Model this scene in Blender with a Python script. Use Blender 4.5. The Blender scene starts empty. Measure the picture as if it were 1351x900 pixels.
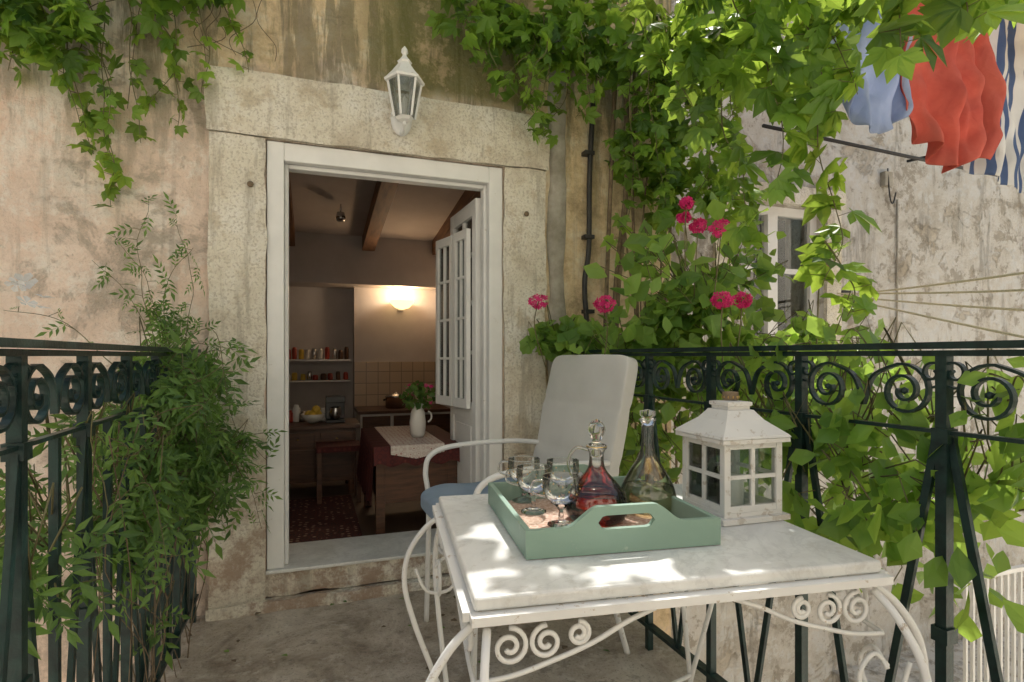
import bpy, bmesh, math, random
import numpy as np
from mathutils import Vector, Matrix, noise
random.seed(7); np.random.seed(7)
scene=bpy.context.scene
rnd=random.uniform
# ------------------------------------------------------------------ frames
CAM=Vector((0.194,-2.733,1.12))
F=Vector((.3355,.942,0)).normalized(); R=Vector((.942,-.3355,0)).normalized()
def S(r,d,z): # site frame (rotated 19.6 deg from the facade)
    p=CAM+F*d+R*r; return Vector((p.x,p.y,z))
# ------------------------------------------------------------------ materials
def new_mat(name):
    m=bpy.data.materials.new(name); m.use_nodes=True
    nt=m.node_tree; b=nt.nodes['Principled BSDF']; return m,nt,b
def nd(nt,t,**k):
    n=nt.nodes.new(t)
    for a,v in k.items(): setattr(n,a,v)
    return n
def ramp(nt,fac,stops,interp='LINEAR'):
    r=nd(nt,'ShaderNodeValToRGB'); e=r.color_ramp.elements; r.color_ramp.interpolation=interp
    while len(e)<len(stops): e.new(0.5)
    for i,(p,c) in enumerate(stops):
        e[i].position=p; e[i].color=(c[0],c[1],c[2],1) if len(c)==3 else c
    nt.links.new(fac,r.inputs[0]); return r.outputs[0]
def coords(nt,scale=(1,1,1)):
    tc=nd(nt,'ShaderNodeTexCoord'); mp=nd(nt,'ShaderNodeMapping'); mp.inputs['Scale'].default_value=scale
    nt.links.new(tc.outputs['Object'],mp.inputs[0]); return mp.outputs[0]
def noi(nt,co,scale,detail=6,rough=.6,dist=0):
    n=nd(nt,'ShaderNodeTexNoise'); n.inputs['Scale'].default_value=scale; n.inputs['Detail'].default_value=detail
    n.inputs['Roughness'].default_value=rough; n.inputs['Distortion'].default_value=dist
    nt.links.new(co,n.inputs['Vector']); return n.outputs[0]
def mixc(nt,fac,a,b,mode='MIX'):
    m=nd(nt,'ShaderNodeMix',data_type='RGBA',blend_type=mode)
    for s,v in ((m.inputs[0],fac),(m.inputs[6],a),(m.inputs[7],b)):
        if hasattr(v,'is_linked') or hasattr(v,'links'): nt.links.new(v,s)
        elif isinstance(v,(int,float)): s.default_value=v
        else: s.default_value=(v[0],v[1],v[2],1)
    return m.outputs[2]
def math_(nt,op,a,b=0.,clamp=False):
    m=nd(nt,'ShaderNodeMath',operation=op); m.use_clamp=clamp
    for s,v in ((m.inputs[0],a),(m.inputs[1],b)):
        if isinstance(v,(int,float)): s.default_value=v
        else: nt.links.new(v,s)
    return m.outputs[0]
def mrange(nt,v,a,b,c=0,d=1):
    m=nd(nt,'ShaderNodeMapRange'); m.interpolation_type='SMOOTHSTEP'
    nt.links.new(v,m.inputs[0]); m.inputs[1].default_value=a; m.inputs[2].default_value=b; m.inputs[3].default_value=c; m.inputs[4].default_value=d
    return m.outputs[0]
def bump(nt,b,h,strength,dist=.01,prev=None):
    bp=nd(nt,'ShaderNodeBump'); bp.inputs['Strength'].default_value=strength; bp.inputs['Distance'].default_value=dist
    nt.links.new(h,bp.inputs['Height'])
    if prev: nt.links.new(prev,bp.inputs['Normal'])
    nt.links.new(bp.outputs[0],b.inputs['Normal']); return bp.outputs[0]
def simple(name,c1,c2=None,scale=8,rough=.6,bs=.3,bscale=40,metal=0,stretch=(1,1,1),spec=.5,dist=.004):
    m,nt,b=new_mat(name); c2=c2 or tuple(x*.8 for x in c1)
    co=coords(nt,stretch); n=noi(nt,co,scale)
    col=ramp(nt,n,[(.32,c2),(.62,c1)]); nt.links.new(col,b.inputs['Base Color'])
    b.inputs['Roughness'].default_value=rough; b.inputs['Metallic'].default_value=metal; b.inputs['Specular IOR Level'].default_value=spec
    if bs: bump(nt,b,noi(nt,co,bscale),bs,dist)
    return m
def facade_mat():
    m,nt,b=new_mat('facade_plaster'); co=coords(nt)
    sp=nd(nt,'ShaderNodeSeparateXYZ'); nt.links.new(co,sp.inputs[0]); X,Z=sp.outputs[0],sp.outputs[2]
    n1=noi(nt,co,1.9,9,.72,.4); n2=noi(nt,co,6,9,.75); n3=noi(nt,coords(nt,(5,5,.7)),1.5,8,.72,.3); n4=noi(nt,co,2.7,10,.75,.3); n6=noi(nt,coords(nt,(9,9,.6)),1.7,6,.65)
    base=ramp(nt,n1,[(.36,(.62,.52,.44)),(.46,(.80,.64,.53)),(.55,(.86,.71,.60)),(.64,(.90,.83,.74))])
    base=mixc(nt,mrange(nt,n2,.49,.60,0,.7),base,(.90,.84,.76))
    base=mixc(nt,mrange(nt,n4,.52,.61,0,.8),base,(.42,.36,.29))
    base=mixc(nt,mrange(nt,n4,.46,.38,0,.5),base,(.80,.56,.43))
    zz=math_(nt,'ADD',Z,math_(nt,'MULTIPLY',n1,1.2))
    och=mrange(nt,zz,2.75,3.15); xx=math_(nt,'ADD',X,math_(nt,'MULTIPLY',n1,.6)); ox=mrange(nt,xx,1.35,1.6)
    o=math_(nt,'MAXIMUM',math_(nt,'MULTIPLY',och,mrange(nt,X,-.7,-.1)),ox)
    ocol=ramp(nt,n2,[(.38,(.46,.34,.18)),(.50,(.74,.58,.34)),(.62,(.84,.74,.54))])
    base=mixc(nt,math_(nt,'MULTIPLY',o,.85),base,ocol)
    st=math_(nt,'MULTIPLY',mrange(nt,n3,.48,.58),mrange(nt,Z,1.5,2.6))
    base=mixc(nt,math_(nt,'MULTIPLY',st,.75),base,(.20,.18,.11))
    base=mixc(nt,mrange(nt,n6,.54,.68,0,.4),base,(.36,.30,.24))
    alg=math_(nt,'MULTIPLY',math_(nt,'MULTIPLY',mrange(nt,X,.3,.6),mrange(nt,X,1.4,1.2)),math_(nt,'MULTIPLY',mrange(nt,Z,2.36,2.45),mrange(nt,n2,.36,.5)))
    base=mixc(nt,math_(nt,'MULTIPLY',alg,.85),base,(.15,.15,.045))
    er=math_(nt,'MULTIPLY',mrange(nt,Z,1.1,.2),mrange(nt,n2,.42,.60)); base=mixc(nt,math_(nt,'MULTIPLY',er,.7),base,(.42,.30,.22))
    fine=noi(nt,co,60,4,.7); base=mixc(nt,mrange(nt,fine,.3,.5,.3,0),base,(.4,.32,.25))
    nt.links.new(base,b.inputs['Base Color']); b.inputs['Roughness'].default_value=.92; b.inputs['Specular IOR Level'].default_value=.2
    p=bump(nt,b,n2,.9,.035); p=bump(nt,b,mrange(nt,n4,.53,.57,1,0),.5,.012,p); bump(nt,b,fine,.5,.007,p); return m
def oldwall_mat():
    m,nt,b=new_mat('old_lime_wall'); co=coords(nt)
    n1=noi(nt,co,1.5,9,.74,.5); n2=noi(nt,co,4.5,10,.78,.2); fine=noi(nt,co,45,5,.7); n3=noi(nt,coords(nt,(4,4,.6)),1.2,7,.7)
    n5=noi(nt,co,2.4,9,.74,.6)
    base=ramp(nt,n1,[(.36,(.66,.61,.53)),(.46,(.84,.80,.73)),(.55,(.90,.88,.84)),(.64,(.78,.73,.64))])
    base=mixc(nt,mrange(nt,n2,.52,.58,0,.75),base,(.46,.40,.32))
    base=mixc(nt,mrange(nt,n2,.46,.40,0,.7),base,(.92,.92,.90))
    base=mixc(nt,mrange(nt,n5,.55,.59,0,.5),base,(.66,.56,.42))
    base=mixc(nt,mrange(nt,n3,.53,.64,0,.55),base,(.32,.29,.25))
    nt.links.new(base,b.inputs['Base Color']); b.inputs['Roughness'].default_value=.95; b.inputs['Specular IOR Level'].default_value=.2
    p=bump(nt,b,n2,1,.08); p=bump(nt,b,mrange(nt,n5,.55,.59,1,0),.8,.03,p); bump(nt,b,fine,.5,.008,p); return m
def stone_mat():
    m,nt,b=new_mat('hammered_limestone'); co=coords(nt)
    n1=noi(nt,co,2.2,8,.72); n2=noi(nt,co,7,9,.74); pit=noi(nt,co,85,3,.6); n3=noi(nt,coords(nt,(6,6,.7)),1.6,8,.7)
    base=ramp(nt,n1,[(.37,(.64,.57,.46)),(.5,(.80,.75,.63)),(.62,(.87,.84,.76))])
    base=mixc(nt,mrange(nt,n2,.52,.64,0,.6),base,(.54,.44,.30))
    base=mixc(nt,mrange(nt,n3,.52,.64,0,.55),base,(.36,.32,.25))
    base=mixc(nt,mrange(nt,pit,.49,.38,0,.5),base,(.44,.38,.30))
    sp=nd(nt,'ShaderNodeSeparateXYZ'); nt.links.new(co,sp.inputs[0])
    low=math_(nt,'MULTIPLY',mrange(nt,sp.outputs[2],.95,.1),mrange(nt,n2,.44,.58)); base=mixc(nt,math_(nt,'MULTIPLY',low,.75),base,(.38,.26,.19))
    nt.links.new(base,b.inputs['Base Color']); b.inputs['Roughness'].default_value=.9; b.inputs['Specular IOR Level'].default_value=.2
    p=bump(nt,b,pit,.9,.01); bump(nt,b,n2,.8,.025,p); return m
def floor_mat():
    m,nt,b=new_mat('balcony_concrete'); co=coords(nt)
    n1=noi(nt,co,2.9,9,.74,.5); n2=noi(nt,co,12,7,.7); f=noi(nt,co,90,4,.7)
    base=ramp(nt,n1,[(.36,(.27,.215,.16)),(.5,(.48,.41,.33)),(.62,(.63,.56,.47))])
    base=mixc(nt,mrange(nt,n2,.54,.66,0,.6),base,(.68,.62,.54)); base=mixc(nt,mrange(nt,n2,.44,.36,0,.5),base,(.2,.165,.13)); base=mixc(nt,mrange(nt,f,.45,.35,0,.5),base,(.16,.13,.10))
    nt.links.new(base,b.inputs['Base Color']); b.inputs['Roughness'].default_value=.85
    p=bump(nt,b,n2,.8,.025); bump(nt,b,f,.5,.006,p); return m
def leaf_mat(name,dark,light,trans,tw=.45):
    m,nt,b=new_mat(name); g=nd(nt,'ShaderNodeNewGeometry')
    c=ramp(nt,g.outputs['Random Per Island'],[(0,dark),(.55,tuple((a+2*l)/3 for a,l in zip(dark,light))),(1,light)])
    nt.links.new(c,b.inputs['Base Color']); b.inputs['Roughness'].default_value=.42; b.inputs['Specular IOR Level'].default_value=.45
    t=nd(nt,'ShaderNodeBsdfTranslucent')
    tc=ramp(nt,g.outputs['Random Per Island'],[(0,tuple(x*.5 for x in trans)),(1,trans)]); nt.links.new(tc,t.inputs[0])
    mx=nd(nt,'ShaderNodeMixShader'); mx.inputs[0].default_value=tw
    nt.links.new(b.outputs[0],mx.inputs[1]); nt.links.new(t.outputs[0],mx.inputs[2])
    nt.links.new(mx.outputs[0],nt.nodes['Material Output'].inputs[0]); return m
def glass_mat(name,col=(1,1,1),rough=.0,ior=1.45):
    m,nt,b=new_mat(name); b.inputs['Base Color'].default_value=(*col,1); b.inputs['Roughness'].default_value=rough
    b.inputs['Transmission Weight'].default_value=1; b.inputs['IOR'].default_value=ior; return m
def thin_glass(name,tint=(.97,.98,.97),edge=.35,rough=.02,edgecol=(.72,.74,.70)):
    m,nt,b=new_mat(name); lw=nd(nt,'ShaderNodeLayerWeight'); lw.inputs[0].default_value=edge
    tr=nd(nt,'ShaderNodeBsdfTransparent'); gl=nd(nt,'ShaderNodeBsdfGlossy'); gl.inputs['Roughness'].default_value=rough
    c=mixc(nt,lw.outputs['Facing'],tint,edgecol); nt.links.new(c,tr.inputs[0])
    f=math_(nt,'ADD',math_(nt,'MULTIPLY',lw.outputs['Fresnel'],.9),.03,True)
    mx=nd(nt,'ShaderNodeMixShader'); nt.links.new(f,mx.inputs[0]); nt.links.new(tr.outputs[0],mx.inputs[1]); nt.links.new(gl.outputs[0],mx.inputs[2])
    nt.links.new(mx.outputs[0],nt.nodes['Material Output'].inputs[0]); return m
def cloth_mat(name,c1,c2,stripe=None,wr=.6):
    m,nt,b=new_mat(name); co=coords(nt); n=noi(nt,co,5,5)
    col=ramp(nt,n,[(.35,c2),(.65,c1)])
    if stripe:
        at=nd(nt,'ShaderNodeUVMap'); s=nd(nt,'ShaderNodeSeparateXYZ'); nt.links.new(at.outputs[0],s.inputs[0])
        w=math_(nt,'FRACT',math_(nt,'MULTIPLY',s.outputs[0],stripe[0])); msk=math_(nt,'GREATER_THAN',w,.55)
        col=mixc(nt,msk,col,stripe[1])
    wv=noi(nt,co,220,2); nt.links.new(col,b.inputs['Base Color']); b.inputs['Roughness'].default_value=.9; b.inputs['Specular IOR Level'].default_value=.1
    p=bump(nt,b,wv,.3,.002); bump(nt,b,noi(nt,co,9,4,.5,1.2),wr,.02,p)
    t=nd(nt,'ShaderNodeBsdfTranslucent'); nt.links.new(col,t.inputs[0]); mx=nd(nt,'ShaderNodeMixShader'); mx.inputs[0].default_value=.35
    nt.links.new(b.outputs[0],mx.inputs[1]); nt.links.new(t.outputs[0],mx.inputs[2]); nt.links.new(mx.outputs[0],nt.nodes['Material Output'].inputs[0])
    return m
def tile_mat():
    m,nt,b=new_mat('kitchen_tiles'); br=nd(nt,'ShaderNodeTexBrick'); br.offset=0; tc=nd(nt,'ShaderNodeTexCoord'); mp=nd(nt,'ShaderNodeMapping'); mp.inputs['Rotation'].default_value=(math.radians(90),0,0)
    nt.links.new(tc.outputs['Object'],mp.inputs[0]); nt.links.new(mp.outputs[0],br.inputs[0]); br.inputs['Scale'].default_value=1
    br.inputs['Brick Width'].default_value=.12; br.inputs['Row Height'].default_value=.12; br.inputs['Mortar Size'].default_value=.004
    br.inputs['Color1'].default_value=(.62,.5,.36,1); br.inputs['Color2'].default_value=(.55,.43,.3,1); br.inputs['Mortar'].default_value=(.3,.24,.18,1)
    nt.links.new(br.outputs[0],b.inputs['Base Color']); b.inputs['Roughness'].default_value=.3; return m
def rug_mat(name,ca,cb,cc,scale=14):
    m,nt,b=new_mat(name); co=coords(nt); v=nd(nt,'ShaderNodeTexVoronoi'); v.inputs['Scale'].default_value=scale; v.inputs['Randomness'].default_value=.35; nt.links.new(co,v.inputs['Vector'])
    c=ramp(nt,v.outputs['Distance'],[(.0,cc),(.28,ca),(.45,cb),(.6,ca)],'CONSTANT'); n=noi(nt,co,40)
    c=mixc(nt,mrange(nt,n,.4,.6,0,.4),c,ca); nt.links.new(c,b.inputs['Base Color']); b.inputs['Roughness'].default_value=.8; return m
def marble_mat():
    m,nt,b=new_mat('white_marble'); co=coords(nt); n=noi(nt,co,5,8,.65,1.2); v=noi(nt,co,3.2,10,.6,2.2); gr=noi(nt,co,30,8,.75)
    vein=mrange(nt,math_(nt,'ABSOLUTE',math_(nt,'SUBTRACT',v,.5)),.03,.0)
    c=ramp(nt,n,[(.38,(.66,.66,.63)),(.6,(.80,.80,.77))]); c=mixc(nt,math_(nt,'MULTIPLY',vein,.22),c,(.42,.42,.41)); c=mixc(nt,mrange(nt,gr,.53,.64,0,.45),c,(.52,.50,.45))
    nt.links.new(c,b.inputs['Base Color']); b.inputs['Roughness'].default_value=.4; bump(nt,b,n,.08,.004); return m
def chipped(name,c,under,amt=.62,rough=.45):
    m,nt,b=new_mat(name); co=coords(nt); n=noi(nt,co,22,8,.75); n2=noi(nt,co,4,4)
    col=ramp(nt,n2,[(.3,tuple(x*.85 for x in c)),(.7,c)]); col=mixc(nt,mrange(nt,n,amt,amt+.05,0,.8),col,under)
    nt.links.new(col,b.inputs['Base Color']); b.inputs['Roughness'].default_value=rough; bump(nt,b,n,.25,.002); return m
M={}
M['facade']=facade_mat(); M['old']=oldwall_mat(); M['stone']=stone_mat(); M['floor']=floor_mat()
M['wpaint']=chipped('white_wood_paint',(.85,.85,.83),(.52,.48,.42),.63)
M['shabby']=chipped('shabby_white_paint',(.76,.75,.72),(.48,.43,.37),.56,.6)
M['iron']=simple('dark_green_iron',(.012,.038,.034),(.006,.016,.016),30,.38,.35,60,.2)
M['wiron']=chipped('white_wrought_iron',(.85,.85,.83),(.40,.30,.2),.60,.4)
M['marble']=marble_mat()
M['sage']=chipped('sage_green_paint',(.27,.40,.32),(.40,.49,.41),.62,.5)
M['trayin']=rug_mat('tray_mosaic',(.46,.29,.21),(.62,.47,.37),(.34,.17,.11),55)
M['glass']=thin_glass('clear_glass'); M['pane']=thin_glass('window_glass',(.93,.95,.95),.2,.01,(.85,.88,.88))
M['solidglass']=glass_mat('cut_glass')
M['red_liquid']=thin_glass('red_juice',(.80,.16,.06),.3,.02,(.45,.05,.02)); M['pale_liquid']=thin_glass('pale_liquid',(.95,.91,.72),.3,.02,(.72,.66,.42))
M['gold']=simple('gold_trim',(.8,.55,.2),None,20,.3,0,metal=1)
M['cushion']=cloth_mat('white_cushion',(.88,.87,.84),(.82,.81,.78),None,.12); M['bluecush']=cloth_mat('blue_grey_cushion',(.44,.54,.66),(.34,.43,.54),None,.2)
M['inwall']=simple('interior_plaster',(.64,.60,.58),(.56,.52,.50),3,.9,.15,20)
M['wood']=simple('dark_wood',(.13,.058,.03),(.06,.028,.016),6,.4,.2,30,stretch=(1,1,8))
M['beam']=simple('ceiling_beam_wood',(.26,.13,.065),(.13,.065,.034),5,.6,.3,25,stretch=(6,.6,6))
M['plank']=simple('interior_floor',(.12,.075,.05),(.075,.045,.03),4,.5,.2,20)
M['tile']=tile_mat(); M['rug']=rug_mat('rug_pattern',(.11,.028,.022),(.035,.02,.022),(.42,.28,.19),26)
M['redcloth']=rug_mat('red_tablecloth_pattern',(.095,.014,.012),(.06,.01,.01),(.15,.03,.025),30)
M['lace']=rug_mat('lace_runner_pattern',(.66,.60,.55),(.55,.44,.40),(.35,.10,.09),40)
M['ceram']=simple('white_ceramic',(.78,.76,.72),None,4,.2,0); M['steel']=simple('steel',(.6,.6,.6),None,5,.25,0,metal=1)
M['black']=simple('black_plastic',(.015,.015,.016),None,5,.3,0); M['cable']=simple('black_pipe',(.02,.02,.022),(.04,.035,.03),12,.5,.2)
M['cement']=simple('grey_cement',(.44,.41,.35),(.25,.23,.18),9,.95,.6,40,dist=.01)
M['yellow']=simple('yellow_fruit',(.7,.48,.06),None,9,.5,0); M['redjar']=simple('red_tin',(.4,.05,.03),None,9,.4,0); M['bluejar']=simple('blue_tin',(.1,.2,.35),None,9,.4,0)
M['shirtb']=cloth_mat('blue_grey_cotton',(.46,.54,.74),(.36,.44,.64)); M['shirtr']=cloth_mat('coral_cotton',(.72,.20,.15),(.60,.14,.11))
M['strip']=cloth_mat('striped_cotton',(.82,.82,.80),(.74,.74,.74),(9,(.12,.18,.34))); M['yelc']=cloth_mat('yellow_cotton',(.9,.60,.10),(.75,.47,.06))
M['rope']=simple('cream_cord',(.85,.80,.62),(.68,.62,.45),90,.8,.3,200)
M['vine']=leaf_mat('creeper_leaf',(.03,.10,.018),(.16,.31,.045),(.55,.75,.09),.48)
M['jas']=leaf_mat('jasmine_leaf',(.035,.10,.028),(.14,.26,.06),(.34,.56,.10),.4)
M['ger']=leaf_mat('geranium_leaf',(.055,.15,.035),(.20,.35,.07),(.58,.80,.13),.46)
M['rail']=leaf_mat('railing_vine_leaf',(.055,.16,.03),(.20,.37,.06),(.60,.84,.13),.48)
M['stem']=simple('green_stem',(.16,.15,.06),(.10,.08,.035),20,.7,.0); M['bark']=simple('vine_bark',(.22,.16,.10),(.11,.08,.05),30,.9,.7,60)
M['petal']=leaf_mat('magenta_petal',(.68,.012,.15),(.86,.05,.30),(.95,.08,.34),.35); M['wpetal']=leaf_mat('white_petal',(.75,.75,.75),(.85,.85,.85),(.8,.8,.8),.35)
M['ground']=simple('courtyard_ground',(.72,.68,.61),(.60,.56,.49),1.5,.95,.5,12,dist=.02)
M['pale']=simple('pale_cream_render',(.90,.86,.79),(.84,.80,.73),1.2,.95,.4,20); M['shut']=simple('green_shutter_paint',(.05,.14,.09),None,8,.5); M['tilerf']=simple('terracotta_roof',(.5,.22,.12),(.35,.14,.08),6,.8)
M['frost']=thin_glass('lamp_glass',(.80,.84,.84),.4,.15)
me,nt,b=new_mat('lit_lamp_bowl'); b.inputs['Base Color'].default_value=(.9,.7,.4,1); b.inputs['Emission Color'].default_value=(1,.66,.30,1); b.inputs['Emission Strength'].default_value=2.5; M['lit']=me
# ------------------------------------------------------------------ mesh builder
class MB:
    def __init__(s): s.v=[];s.f=[];s.m=[];s.mats=[];s.M=Matrix.Identity(4);s.n=0;s.sm=[]
    def mi(s,k):
        if k not in s.mats: s.mats.append(k)
        return s.mats.index(k)
    def add(s,vs,fs,k,smooth=False):
        a=np.array([tuple(v) for v in vs],dtype=float); Mx=np.array(s.M)
        a=a@Mx[:3,:3].T+Mx[:3,3]; s.v.append(a); o=s.n; s.n+=len(a); i=s.mi(k)
        for f in fs: s.f.append([x+o for x in f]); s.m.append(i); s.sm.append(smooth)
    def box(s,lo,hi,k):
        x0,y0,z0=lo;x1,y1,z1=hi
        s.add([(x0,y0,z0),(x1,y0,z0),(x1,y1,z0),(x0,y1,z0),(x0,y0,z1),(x1,y0,z1),(x1,y1,z1),(x0,y1,z1)],
          [(0,3,2,1),(4,5,6,7),(0,1,5,4),(1,2,6,5),(2,3,7,6),(3,0,4,7)],k)
    def bar(s,p0,p1,w,h,k,up=(0,0,1)):
        p0=Vector(p0);p1=Vector(p1);d=(p1-p0).normalized();u=Vector(up)
        if abs(d.dot(u))>.98:u=Vector((1,0,0))
        a=d.cross(u).normalized()*w/2; c=a.cross(d).normalized()*h/2
        vs=[p0-a-c,p0+a-c,p0+a+c,p0-a+c,p1-a-c,p1+a-c,p1+a+c,p1-a+c]
        s.add(vs,[(0,3,2,1),(4,5,6,7),(0,1,5,4),(1,2,6,5),(2,3,7,6),(3,0,4,7)],k)
    def tube(s,pts,r,k,n=8,closed=False,smooth=True,sx=1,N=None):
        pts=[Vector(p) for p in pts]; L=len(pts); rr=r if isinstance(r,(list,tuple)) else [r]*L
        vs=[];prev=None
        for i,p in enumerate(pts):
            if closed: d=pts[(i+1)%L]-pts[i-1]
            else: d=pts[min(i+1,L-1)]-pts[max(i-1,0)]
            if d.length<1e-9:d=Vector((0,0,1))
            d.normalize()
            if N is not None: a=Vector(N)
            else:
                a=prev if prev else (Vector((0,0,1)) if abs(d.z)<.9 else Vector((1,0,0)))
            a=(a-d*a.dot(d))
            if a.length<1e-6:a=d.orthogonal()
            a.normalize(); prev=a; c=d.cross(a)
            for j in range(n):
                t=2*math.pi*(j+.5)/n; vs.append(p+a*math.cos(t)*rr[i]*sx+c*math.sin(t)*rr[i])
        fs=[]
        for i in range(L if closed else L-1):
            o=i*n;q=((i+1)%L)*n
            for j in range(n): fs.append((o+j,o+(j+1)%n,q+(j+1)%n,q+j))
        if not closed: fs.append(tuple(range(n))[::-1]); fs.append(tuple((L-1)*n+j for j in range(n)))
        s.add(vs,fs,k,smooth)
    def flat(s,pts,w,t,k,N):
        s.tube(pts,t*.7071,k,4,smooth=False,sx=w/t,N=N)
    def lathe(s,prof,c,k,n=24,smooth=True,open_top=False):
        c=Vector(c);vs=[];fs=[]
        for r,z in prof:
            for j in range(n):
                t=2*math.pi*(j+(.5 if n==4 else 0))/n; q=r*(1.4142 if n==4 else 1); vs.append(c+Vector((q*math.cos(t),q*math.sin(t),z)))
        for i in range(len(prof)-1):
            for j in range(n): fs.append((i*n+j,i*n+(j+1)%n,(i+1)*n+(j+1)%n,(i+1)*n+j))
        if prof[0][0]>1e-3: fs.append(tuple(range(n))[::-1])
        if prof[-1][0]>1e-3 and not open_top: fs.append(tuple((len(prof)-1)*n+j for j in range(n)))
        s.add(vs,fs,k,smooth)
    def obj(s,name,parent=None,bevel=0,seg=2):
        me=bpy.data.meshes.new(name); me.from_pydata(np.concatenate(s.v).tolist(),[],s.f)
        for k in s.mats: me.materials.append(M[k])
        me.polygons.foreach_set('material_index',s.m); me.polygons.foreach_set('use_smooth',s.sm)
        me.update(); o=bpy.data.objects.new(name,me); scene.collection.objects.link(o)
        if parent:o.parent=parent
        if bevel:
            md=o.modifiers.new('b','BEVEL'); md.width=bevel; md.segments=seg; md.limit_method='ANGLE'
        return o
def empty(name):
    e=bpy.data.objects.new(name,None); scene.collection.objects.link(e); return e
def spiral(c,r0,r1,a0,a1,n=26,ax=(1,0,0),ay=(0,0,1)):
    ax=Vector(ax);ay=Vector(ay);c=Vector(c)
    return [c+(ax*math.cos(a0+(a1-a0)*i/n)+ay*math.sin(a0+(a1-a0)*i/n))*(r0+(r1-r0)*i/n) for i in range(n+1)]
def smoothpath(pts,n=8):
    pts=[Vector(p) for p in pts]; out=[]
    for i in range(len(pts)-1):
        p0=pts[max(i-1,0)];p1=pts[i];p2=pts[i+1];p3=pts[min(i+2,len(pts)-1)]
        for j in range(n):
            t=j/n; out.append(.5*((2*p1)+(p2-p0)*t+(2*p0-5*p1+4*p2-p3)*t*t+(3*p1-p0-3*p2+p3)*t**3))
    out.append(pts[-1]); return out
# ------------------------------------------------------------------ ground, house
b=MB(); b.add([(-150,-150,-2.6),(150,-150,-2.6),(150,150,-2.6),(-150,150,-2.6)],[(0,1,2,3)],'ground'); b.obj('ground')
house=empty('plastered_house')
b=MB(); T=.34; HT=3.7
b.box((-7,0,-2.6),(0,T,HT),'facade'); b.box((1.115,0,-2.6),(2.14,T,HT),'facade'); b.box((0,0,2.09),(1.115,T,HT),'facade'); b.box((0,0,-2.6),(1.115,T,0.0),'facade')
b.box((2.0,T,-2.6),(2.14,4.2,HT),'facade'); b.box((-7,4.0,-2.6),(2.0,4.2,HT),'facade'); b.box((-7,T,HT-.2),(2.0,4.0,HT),'facade')
b.obj('facade_wall',house)
b=MB()
def rough_block(lo,hi,k,seg=.04,amp=.008):
    x0,y0,z0=lo;x1,y1,z1=hi; nx=max(2,int((x1-x0)/seg)); nz=max(2,int((z1-z0)/seg)); vs=[];fs=[]
    for i in range(nx+1):
        for j in range(nz+1):
            x=x0+(x1-x0)*i/nx; z=z0+(z1-z0)*j/nz; e=(i in(0,nx))or(j in(0,nz))
            q=noise.noise(Vector((x*9,z*9,3)))*amp+noise.noise(Vector((x*30,z*30,7)))*amp*.4
            dx=noise.noise(Vector((z*7,x*3,1)))*.014 if i in(0,nx) else 0
            dz=noise.noise(Vector((x*7,z*3,9)))*.010 if j in(0,nz) else 0
            vs.append((x+dx,y0+q+(.008 if e else 0),z+dz))
    for i in range(nx):
        for j in range(nz):
            a=i*(nz+1)+j; fs.append((a,a+nz+1,a+nz+2,a+1))
    b.add(vs,fs,k,True); b.box((x0+.008,y0+.014,z0+.004),(x1-.008,y1,z1-.006),k)
for z0,z1 in ((-.02,.74),(.742,2.086)): rough_block((-.225,-.035,z0),(0,.1,z1),'stone')
for z0,z1 in ((-.02,.62),(.622,2.086)): rough_block((1.115,-.035,z0),(1.345,.1,z1),'stone')
rough_block((-.235,-.045,2.090),(1.36,.1,2.37),'stone')
rough_block((-.23,-.07,-.02),(1.35,-.005,.045),'stone')
rough_block((-.0,-.02,.046),(1.115,.33,.15),'stone')
b.obj('stone_door_surround',house)
b=MB(); b.box((-.0,-.03,.1505),(1.115,.34,.166),'marble'); b.obj('door_sill',house,.004)
b=MB()
b.box((.003,-.012,.167),(.075,.09,2.083),'wpaint'); b.box((1.04,-.012,.167),(1.112,.09,2.083),'wpaint'); b.box((.0752,-.010,2.0),(1.0398,.09,2.083),'wpaint')
b.box((.0753,.03,.167),(.092,.088,1.999),'wpaint'); b.box((1.023,.03,.167),(1.0397,.088,1.999),'wpaint'); b.box((.0925,.03,1.98),(1.0225,.088,1.9985),'wpaint')
b.obj('door_frame',house,.004)
def leaf_door(name,M4,w=.47):
    b=MB(); b.M=M4; H0,H1=.17,1.95
    b.box((0,0,H0),(.06,.035,H1),'wpaint'); b.box((w-.06,0,H0),(w,.035,H1),'wpaint')
    for z0,z1 in ((H0,.28),(.78,.87),(H1-.08,H1)): b.box((.0603,.001,z0),(w-.0603,.034,z1),'wpaint')
    b.box((.061,.012,.281),(w-.061,.024,.779),'wpaint'); b.box((.10,.006,.32),(w-.10,.030,.74),'wpaint')
    for z in (1.13,1.40,1.66): b.box((.0603,.006,z),(w-.0603,.03,z+.02),'wpaint')
    b.box((w/2-.01,.0055,.871),(w/2+.01,.0305,1.869),'wpaint')
    b.box((.061,.016,.871),(w-.061,.0195,1.869),'pane')
    return b.obj(name,house,.003)
leaf_door('door_leaf_inner',Matrix.Translation((1.035,.10,0))@Matrix.Rotation(math.radians(93),4,'Z'))
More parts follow.
